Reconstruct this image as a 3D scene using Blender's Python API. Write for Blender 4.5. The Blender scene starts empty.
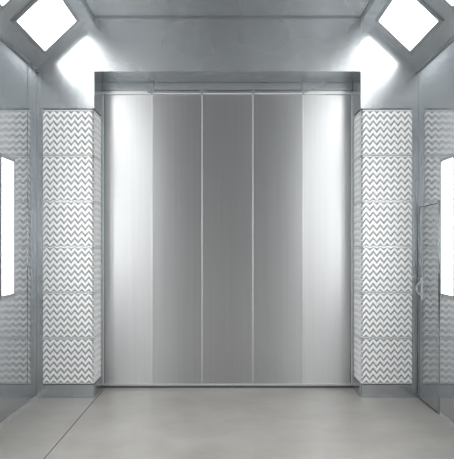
import bpy, bmesh, math
from mathutils import Vector, Matrix

S = 90.4; F = 678.0; D = 7.5; EYE = 1.69
W = 2.11; ZT = 4.21; ZC = 3.63; XC = 1.50      # wall x, ceiling z, chamfer bottom z, chamfer top x
YB = 8.03; YR = -4.0                            # folding door plane, rear wall
scene = bpy.context.scene
try:
    scene.view_settings.view_transform = 'Standard'
except Exception: pass

# ---------------- materials ----------------
def newmat(name):
    m = bpy.data.materials.new(name); m.use_nodes = True
    nt = m.node_tree; nt.nodes.clear()
    o = nt.nodes.new('ShaderNodeOutputMaterial'); p = nt.nodes.new('ShaderNodeBsdfPrincipled')
    nt.links.new(p.outputs[0], o.inputs[0]); return m, nt, p

def metal(name, col, r0, r1, aniso=0.0, scale=(9,9,0.12), var=0.05):
    m, nt, p = newmat(name); N = nt.nodes.new; L = nt.links.new
    p.inputs['Metallic'].default_value = 1.0
    tc = N('ShaderNodeTexCoord'); mp = N('ShaderNodeMapping'); mp.inputs['Scale'].default_value = scale
    L(tc.outputs['Object'], mp.inputs[0])
    n = N('ShaderNodeTexNoise'); n.inputs['Scale'].default_value = 3; n.inputs['Detail'].default_value = 3
    L(mp.outputs[0], n.inputs['Vector'])
    cr = N('ShaderNodeMapRange'); cr.inputs[1].default_value = .25; cr.inputs[2].default_value = .75
    cr.inputs[3].default_value = 1-var; cr.inputs[4].default_value = 1.0
    L(n.outputs[0], cr.inputs[0])
    vm = N('ShaderNodeVectorMath'); vm.operation = 'SCALE'; vm.inputs[0].default_value = col
    L(cr.outputs[0], vm.inputs['Scale']); L(vm.outputs[0], p.inputs['Base Color'])
    if r0 == r1:
        p.inputs['Roughness'].default_value = r0
    else:
        nb = N('ShaderNodeTexNoise'); nb.inputs['Scale'].default_value = .8; nb.inputs['Detail'].default_value = 1
        L(tc.outputs['Object'], nb.inputs['Vector'])
        rr = N('ShaderNodeMapRange'); rr.inputs[1].default_value = .25; rr.inputs[2].default_value = .75
        rr.inputs[3].default_value = r0; rr.inputs[4].default_value = r1
        L(nb.outputs[0], rr.inputs[0]); L(rr.outputs[0], p.inputs['Roughness'])
    if aniso:
        t = N('ShaderNodeTangent'); t.direction_type = 'RADIAL'; t.axis = 'Z'
        L(t.outputs[0], p.inputs['Tangent'])
        p.inputs['Anisotropic'].default_value = aniso; p.inputs['Anisotropic Rotation'].default_value = .25
    return m

def plain(name, col, rough=.5, metallic=0.0):
    m, nt, p = newmat(name)
    n = nt.nodes.new('ShaderNodeTexNoise'); n.inputs['Scale'].default_value = 25
    tc = nt.nodes.new('ShaderNodeTexCoord'); nt.links.new(tc.outputs['Object'], n.inputs['Vector'])
    mr = nt.nodes.new('ShaderNodeMapRange'); mr.inputs[3].default_value = .95; mr.inputs[4].default_value = 1.03
    nt.links.new(n.outputs[0], mr.inputs[0])
    vm = nt.nodes.new('ShaderNodeVectorMath'); vm.operation = 'SCALE'; vm.inputs[0].default_value = col
    nt.links.new(mr.outputs[0], vm.inputs['Scale']); nt.links.new(vm.outputs[0], p.inputs['Base Color'])
    p.inputs['Roughness'].default_value = rough; p.inputs['Metallic'].default_value = metallic
    return m

def emis(name, s):
    m, nt, p = newmat(name)
    p.inputs['Base Color'].default_value = (.9,.9,.9,1)
    p.inputs['Emission Color'].default_value = (.98,.995,1,1); p.inputs['Emission Strength'].default_value = s
    return m

M_wall = metal('galvanised_wall', (.60,.622,.64), .09, .12)
M_col  = metal('galvanised_column', (.60,.622,.638), .22, .28, var=.08)
M_head = metal('galvanised_header', (.545,.565,.578), .24, .30, var=.10, scale=(2.5,2.5,1.5))
M_ceil = metal('galvanised_ceiling', (.53,.55,.563), .22, .28, var=.10, scale=(2.5,2.5,1.5))
M_door = metal('galvanised_door', (.615,.615,.618), .28, .28, aniso=.93, var=.07)
M_seam = metal('bright_seam', (.80,.81,.82), .35, .45)
M_dark = plain('dark_gap', (.05,.055,.06), .6)
M_frame = metal('fixture_frame', (.38,.40,.415), .25, .35)
M_pdoor = metal('personnel_door_skin', (.50,.525,.54), .12, .18)
M_handle = plain('handle_steel', (.75,.76,.77), .3, .6)
M_card = plain('white_filter_card', (.97,.97,.965), .8)
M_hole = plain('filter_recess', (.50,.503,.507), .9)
M_rub = plain('black_rubber', (.08,.08,.08), .6)
M_emC = emis('lit_diffuser', 5.5)
M_emW = emis('lit_diffuser_wall', 12.5)

# concrete
M_floor, nt, p = newmat('concrete'); N = nt.nodes.new; L = nt.links.new
tc = N('ShaderNodeTexCoord'); n = N('ShaderNodeTexNoise'); n.inputs['Scale'].default_value = 1.6; n.inputs['Detail'].default_value = 9
n.inputs['Roughness'].default_value = .7
L(tc.outputs['Object'], n.inputs['Vector'])
cr = N('ShaderNodeValToRGB'); cr.color_ramp.elements[0].position = .3; cr.color_ramp.elements[1].position = .7
cr.color_ramp.elements[0].color = (.30,.284,.264,1); cr.color_ramp.elements[1].color = (.41,.391,.366,1)
L(n.outputs[0], cr.inputs[0]); L(cr.outputs[0], p.inputs['Base Color'])
p.inputs['Roughness'].default_value = .36
b = N('ShaderNodeBump'); b.inputs['Strength'].default_value = .15; b.inputs['Distance'].default_value = .01
n3 = N('ShaderNodeTexNoise'); n3.inputs['Scale'].default_value = 60; L(tc.outputs['Object'], n3.inputs['Vector'])
L(n3.outputs[0], b.inputs['Height']); L(b.outputs[0], p.inputs['Normal'])

# ---------------- helpers ----------------
class MB:
    def __init__(s, name, mats): s.bm = bmesh.new(); s.name = name; s.mats = mats
    def box(s, x0,x1,y0,y1,z0,z1, mi=0):
        if x0>x1: x0,x1=x1,x0
        if y0>y1: y0,y1=y1,y0
        vs=[s.bm.verts.new(c) for c in [(x0,y0,z0),(x1,y0,z0),(x1,y1,z0),(x0,y1,z0),(x0,y0,z1),(x1,y0,z1),(x1,y1,z1),(x0,y1,z1)]]
        for f in [(3,2,1,0),(4,5,6,7),(0,1,5,4),(1,2,6,5),(2,3,7,6),(3,0,4,7)]:
            s.bm.faces.new([vs[i] for i in f]).material_index = mi
    def obox(s, O, U, V, Wv, u0,u1,v0,v1,w0,w1, mi=0):
        c=[O+U*u+V*v+Wv*w for w in (w0,w1) for (u,v) in ((u0,v0),(u1,v0),(u1,v1),(u0,v1))]
        vs=[s.bm.verts.new(x) for x in c]
        for f in [(3,2,1,0),(4,5,6,7),(0,1,5,4),(1,2,6,5),(2,3,7,6),(3,0,4,7)]:
            s.bm.faces.new([vs[i] for i in f]).material_index = mi
    def prism(s, pts, y0, y1, mi=0):   # pts in xz
        a=[s.bm.verts.new((x,y0,z)) for x,z in pts]; b=[s.bm.verts.new((x,y1,z)) for x,z in pts]
        k=len(pts); s.bm.faces.new(a).material_index=mi; s.bm.faces.new(b[::-1]).material_index=mi
        for i in range(k):
            j=(i+1)%k; s.bm.faces.new([a[i],b[i],b[j],a[j]]).material_index=mi
    def done(s, parent=None, recalc=True):
        if recalc: bmesh.ops.recalc_face_normals(s.bm, faces=s.bm.faces)
        me=bpy.data.meshes.new(s.name); s.bm.to_mesh(me); s.bm.free()
        for m in s.mats: me.materials.append(m)
        o=bpy.data.objects.new(s.name, me); scene.collection.objects.link(o)
        if parent:
            o.parent=parent; o.matrix_parent_inverse = Matrix.Translation(-Vector(parent.location))
        return o
def empty(name, loc):
    e=bpy.data.objects.new(name,None); e.location=loc; e.empty_display_size=.2; scene.collection.objects.link(e); return e

T=.1
# ---------------- floor ----------------
m=MB('floor',[M_floor,M_dark,M_seam])
XJ=-1.45
m.box(-W-T, XJ-.005, YR-T, YB+.3, -.1, 0); m.box(XJ+.005, W+T, YR-T, YB+.3, -.1, 0)
m.box(XJ-.005, XJ+.005, YR-T, YB+.3, -.1, -.006, 1)
m.done()

# ---------------- side walls ----------------
for side,sn in ((-1,'left'),(1,'right')):
    m=MB('wall_'+sn,[M_wall,M_frame])
    m.box(side*W, side*(W+T), YR, YB+.2, 0, ZC)
    y=7.5-.34
    while y>YR:
        if not (side>0 and 6.7<y<7.5):
            m.box(side*(W-.004), side*W, y-.008, y+.008, .06, ZC-.03, 0)
        y-=1.0
    m.done()
    m=MB('baseboard_'+sn,[M_seam])
    m.box(side*(W-.006), side*W, YR, (6.72 if side>0 else 7.49), 0.0, .03)
    m.done()
    m=MB('ceiling_slope_'+sn,[M_ceil])
    m.prism([(side*W,ZC),(side*XC,ZT),(side*XC,ZT+T),(side*(W+T),ZC+.0)], YR, D)
    m.done()
    m=MB('trim_slope_'+sn,[M_frame])
    m.box(side*(W-.02), side*W, YR, D, ZC-.025, ZC-.001)
    m.box(side*(XC-.03), side*(XC-.0), YR, D, ZT-.012, ZT-.001)
    m.done()

m=MB('ceiling',[M_ceil,M_frame])
m.box(-XC, XC, YR, D, ZT, ZT+T)
y=6.6
while y>YR:
    m.box(-XC+.04, XC-.04, y-.015, y+.015, ZT-.006, ZT, 1); y-=1.2
m.done()

m=MB('wall_back',[M_ceil])
m.prism([(-W,0),(W,0),(W,ZC),(XC,ZT),(-XC,ZT),(-W,ZC)], YR-T, YR); m.done()

ZH=3.61; XI=1.475
m=MB('wall_front',[M_head,M_seam,M_frame])
m.box(-XI, XI, D, YB+.12, ZH, ZT+T)
m.box(-XI, XI, D-.006, D, ZH, ZH+.022, 0)
m.box(-XI, XI, D-.012, D, ZT-.02, ZT-.001, 2)
m.box(-W-T, W+T, YB+.12, YB+.2, 0, ZT+T)
m.done()

# ---------------- filter columns ----------------
def pleat(name, O, U, Vd, Nn, w, h, nper, nrow, parent):
    m=MB(name,[M_card,M_hole]); bm=m.bm
    pitch=h/nrow; amp=pitch*.36; d=.024
    prof=[(0,0),(.56,0),(.64,d),(.92,d)]
    cols=[]
    ncol=nper*2
    for c in range(ncol+1):
        off=(amp if c%2 else -amp)
        col=[]
        for r in range(-1,nrow+1):
            for (t,dd) in prof:
                z=min(max((r+t+.2)*pitch+off,0),h)
                col.append(bm.verts.new(O+U*(w*c/ncol)+Vd*z-Nn*dd))
        cols.append(col)
    for c in range(ncol):
        for i in range(len(cols[0])-1):
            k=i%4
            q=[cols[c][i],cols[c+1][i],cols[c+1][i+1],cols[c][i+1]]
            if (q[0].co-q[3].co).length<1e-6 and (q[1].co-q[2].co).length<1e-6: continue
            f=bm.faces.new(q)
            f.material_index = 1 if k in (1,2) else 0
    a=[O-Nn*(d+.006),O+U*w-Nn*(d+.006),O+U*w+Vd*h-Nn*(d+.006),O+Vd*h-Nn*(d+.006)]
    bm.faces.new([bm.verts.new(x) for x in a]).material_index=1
    return m.done(parent)

Z0=.155; NC=6; CH=(3.185-Z0)/NC
FX0=1.495; FX1=2.04
for side in (-1,1):
    e=empty('exhaust_filter_column',(side*1.8,7.75,0))
    m=MB('column_shell',[M_col,M_frame])
    YP=D+.05
    m.box(side*(XI+.045), side*W, YP, YB+.1, 0, 3.20)
    m.box(side*FX1, side*(W-.001), D, YP, 0, 3.20)
    m.box(side*(XI+.012), side*FX1, D, YP, 0, Z0-.01)
    m.box(side*XI, side*(XI+.045), YP+.0, YB+.1, 0, Z0-.01)
    m.box(side*XI, side*(XI+.045), 7.90, YB+.1, Z0-.01, 3.20)
    m.prism([(side*XI,3.20),(side*(W-.001),3.20),(side*(W-.001),ZC),(side*XC,ZT-.001),(side*XI,ZT-.001)], D, YB+.1)
    m.box(side*(XI+.012), side*(W-.001), D-.008, D, 0, .03, 0)
    m.box(side*(W-.045), side*(W-.001), D-.006, D, .04, ZC-.06, 0)
    m.done(e)
    for i in range(NC):
        z=Z0+i*CH
        xl=min(side*FX0,side*FX1)
        pleat('filter_pad_front_%d'%(i+1), Vector((xl,D-.004,z+.004)), Vector((1,0,0)), Vector((0,0,1)), Vector((0,-1,0)), FX1-FX0, CH-.008, 7, 7, e)
        pleat('filter_pad_side_%d'%(i+1), Vector((side*(XI+.002),D+.010,z+.004)), Vector((0,1,0)), Vector((0,0,1)), Vector((-side,0,0)), .39, CH-.008, 5, 7, e)
    m=MB('filter_retainers',[M_frame])
    for i in range(NC+1):
        z=Z0+i*CH
        m.box(side*FX0, side*FX1, D-.002, D+.03, z-.0035, z+.0035)
        m.box(side*(XI+.004), side*(XI+.04), D+.021, 7.90, z-.0035, z+.0035)
    m.done(e)

# ---------------- folding door ----------------
e=empty('door_1',(0,YB,0))
xs=[-1.473,-75.5/84.5,-25.5/84.5,25.5/84.5,75.5/84.5,1.473]
tilt=[.003,-.0035,.0,.0035,-.003]       # slight set of the folding leaves
for i in range(5):
    m=MB('leaf_%d'%(i+1),[M_door,M_seam])
    t=tilt[i]
    xa,xb=xs[i]+.003, xs[i+1]-.003
    ya,yb=YB+.006-t, YB+.006+t
    vs=[m.bm.verts.new(c) for c in [(xa,yb,.02),(xb,ya,.02),(xb,YB+.05,.02),(xa,YB+.05,.02),(xa,yb,3.52),(xb,ya,3.52),(xb,YB+.05,3.52),(xa,YB+.05,3.52)]]
    for f in [(3,2,1,0),(4,5,6,7),(0,1,5,4),(1,2,6,5),(2,3,7,6),(3,0,4,7)]:
        m.bm.faces.new([vs[k] for k in f])
    m.done(e)
m=MB('seam_strips',[M_seam,M_frame])
for x in xs[1:-1]:
    m.box(x-.004,x+.004,YB-.006,YB+.02,.03,3.5)
for s in (-1,1):
    m.box(s*1.473,s*1.462,YB-.008,YB-.0005,.03,3.5,0)
    m.box(s*1.462,s*1.452,YB-.004,YB-.0005,.03,3.5,1)
m.done(e)
m=MB('top_track',[M_frame,M_seam,M_rub])
m.box(-1.473,1.473,YB-.03,YB+.06,3.522,3.608,0)
m.box(-1.473,1.473,YB-.035,YB-.0005,3.47,3.482,1)
for x in xs[1:-1:1]:
    m.box(x-.05,x+.05,YB-.03,YB-.0005,3.485,3.515,0)
    m.box(x-.015,x+.015,YB-.05,YB-.031,3.47,3.59,0)
m.done(e)
m=MB('bottom_sweep',[M_seam,M_rub])
m.box(-1.473,1.473,YB-.012,YB-.0005,.03,.05,0)
m.box(-1.473,1.473,YB-.008,YB+.03,.0,.019,1)
m.done(e)

# ---------------- personnel door on right wall ----------------
e=empty('door_2',(W,7.1,0))
m=MB('door_frame',[M_wall,M_dark])
ya,yb_=6.76,7.46
m.box(W-.008,W-.001,ya,ya+.03,0,2.14); m.box(W-.008,W-.001,yb_-.03,yb_,0,2.14); m.box(W-.008,W-.001,ya+.03,yb_-.03,2.11,2.14)
m.box(W-.004,W-.001,ya+.03,yb_-.03,.0,2.11,1)
m.done(e)
m=MB('door_leaf',[M_pdoor]); m.box(W-.008,W-.0045,ya+.036,yb_-.05,.02,2.10); m.done(e)
m=MB('pull_handle',[M_handle])
O=Vector((W-.010,7.33,1.22))
pts=[(0,-.085),(.055,-.03),(.055,.03),(0,.085)]
for a,b2 in zip(pts[:-1],pts[1:]):
    A=O+Vector((-a[0],0,a[1])); B=O+Vector((-b2[0],0,b2[1])); dv=(B-A); l=dv.length; dv/=l
    m.obox(A,dv,Vector((0,1,0)),dv.cross(Vector((0,1,0))),-.004,l+.004,-.012,.012,-.006,.006)
m.box(W-.012,W-.0078,7.30,7.36,1.10,1.34)
m.done(e)

# ---------------- light fixtures ----------------
def fixture(name, O, U, V, Wn, lu, lv, mat):
    e=empty(name,O)
    m=MB('fixture_frame',[M_frame]); fr=.04; h=.02
    m.obox(O,U,V,Wn,-lu/2,lu/2,-lv/2,-lv/2+fr,.002,h); m.obox(O,U,V,Wn,-lu/2,lu/2,lv/2-fr,lv/2,.002,h)
    m.obox(O,U,V,Wn,-lu/2,-lu/2+fr,-lv/2+fr,lv/2-fr,.002,h); m.obox(O,U,V,Wn,lu/2-fr,lu/2,-lv/2+fr,lv/2-fr,.002,h)
    m.done(e)
    a,b=lu/2-fr,lv/2-fr
    m=MB('diffuser',[mat])
    q=[O+Wn*.010+U*u+V*v for u,v in ((-a,-b),(a,-b),(a,b),(-a,b))]
    if U.cross(V).dot(Wn)<0: q=q[::-1]
    m.bm.faces.new([m.bm.verts.new(c) for c in q])
    m.done(e, recalc=False)
for mm in (M_emC,M_emW):
    try: mm.cycles.emission_sampling='FRONT'
    except Exception: pass
for side in (-1,1):
    A=Vector((side*W,0,ZC)); B=Vector((side*XC,0,ZT)); V=(B-A).normalized()
    Wn=Vector((-side*(ZT-ZC),0,-(W-XC))).normalized()
    c=A+(B-A)*.52
    y=7.30-.55
    while y>YR+.6:
        fixture('ceiling_light_fixture', Vector((c.x,y,c.z)), Vector((0,1,0)), V, Wn, 1.05, .54, M_emC)
        y-=1.36
    y=6.68-.22
    while y>YR+.6:
        fixture('wall_light_fixture', Vector((side*W,y,1.86)), Vector((0,0,1)), Vector((0,1,0)), Vector((-side,0,0)), 1.36, .42, M_emW)
        y-=1.36

# ---------------- world + camera ----------------
w=bpy.data.worlds.new('World'); scene.world=w; w.use_nodes=True
w.node_tree.nodes['Background'].inputs[0].default_value=(.6,.63,.65,1); w.node_tree.nodes['Background'].inputs[1].default_value=0.0
cam=bpy.data.cameras.new('camera'); co=bpy.data.objects.new('camera',cam); scene.collection.objects.link(co)
co.location=(0,0,EYE); co.rotation_euler=(math.pi/2,0,0)
cam.sensor_fit='HORIZONTAL'; cam.sensor_width=36; cam.lens=F/454*36
cam.shift_y=15.5/454; cam.shift_x=-.5/454; cam.clip_start=.05
scene.camera=co
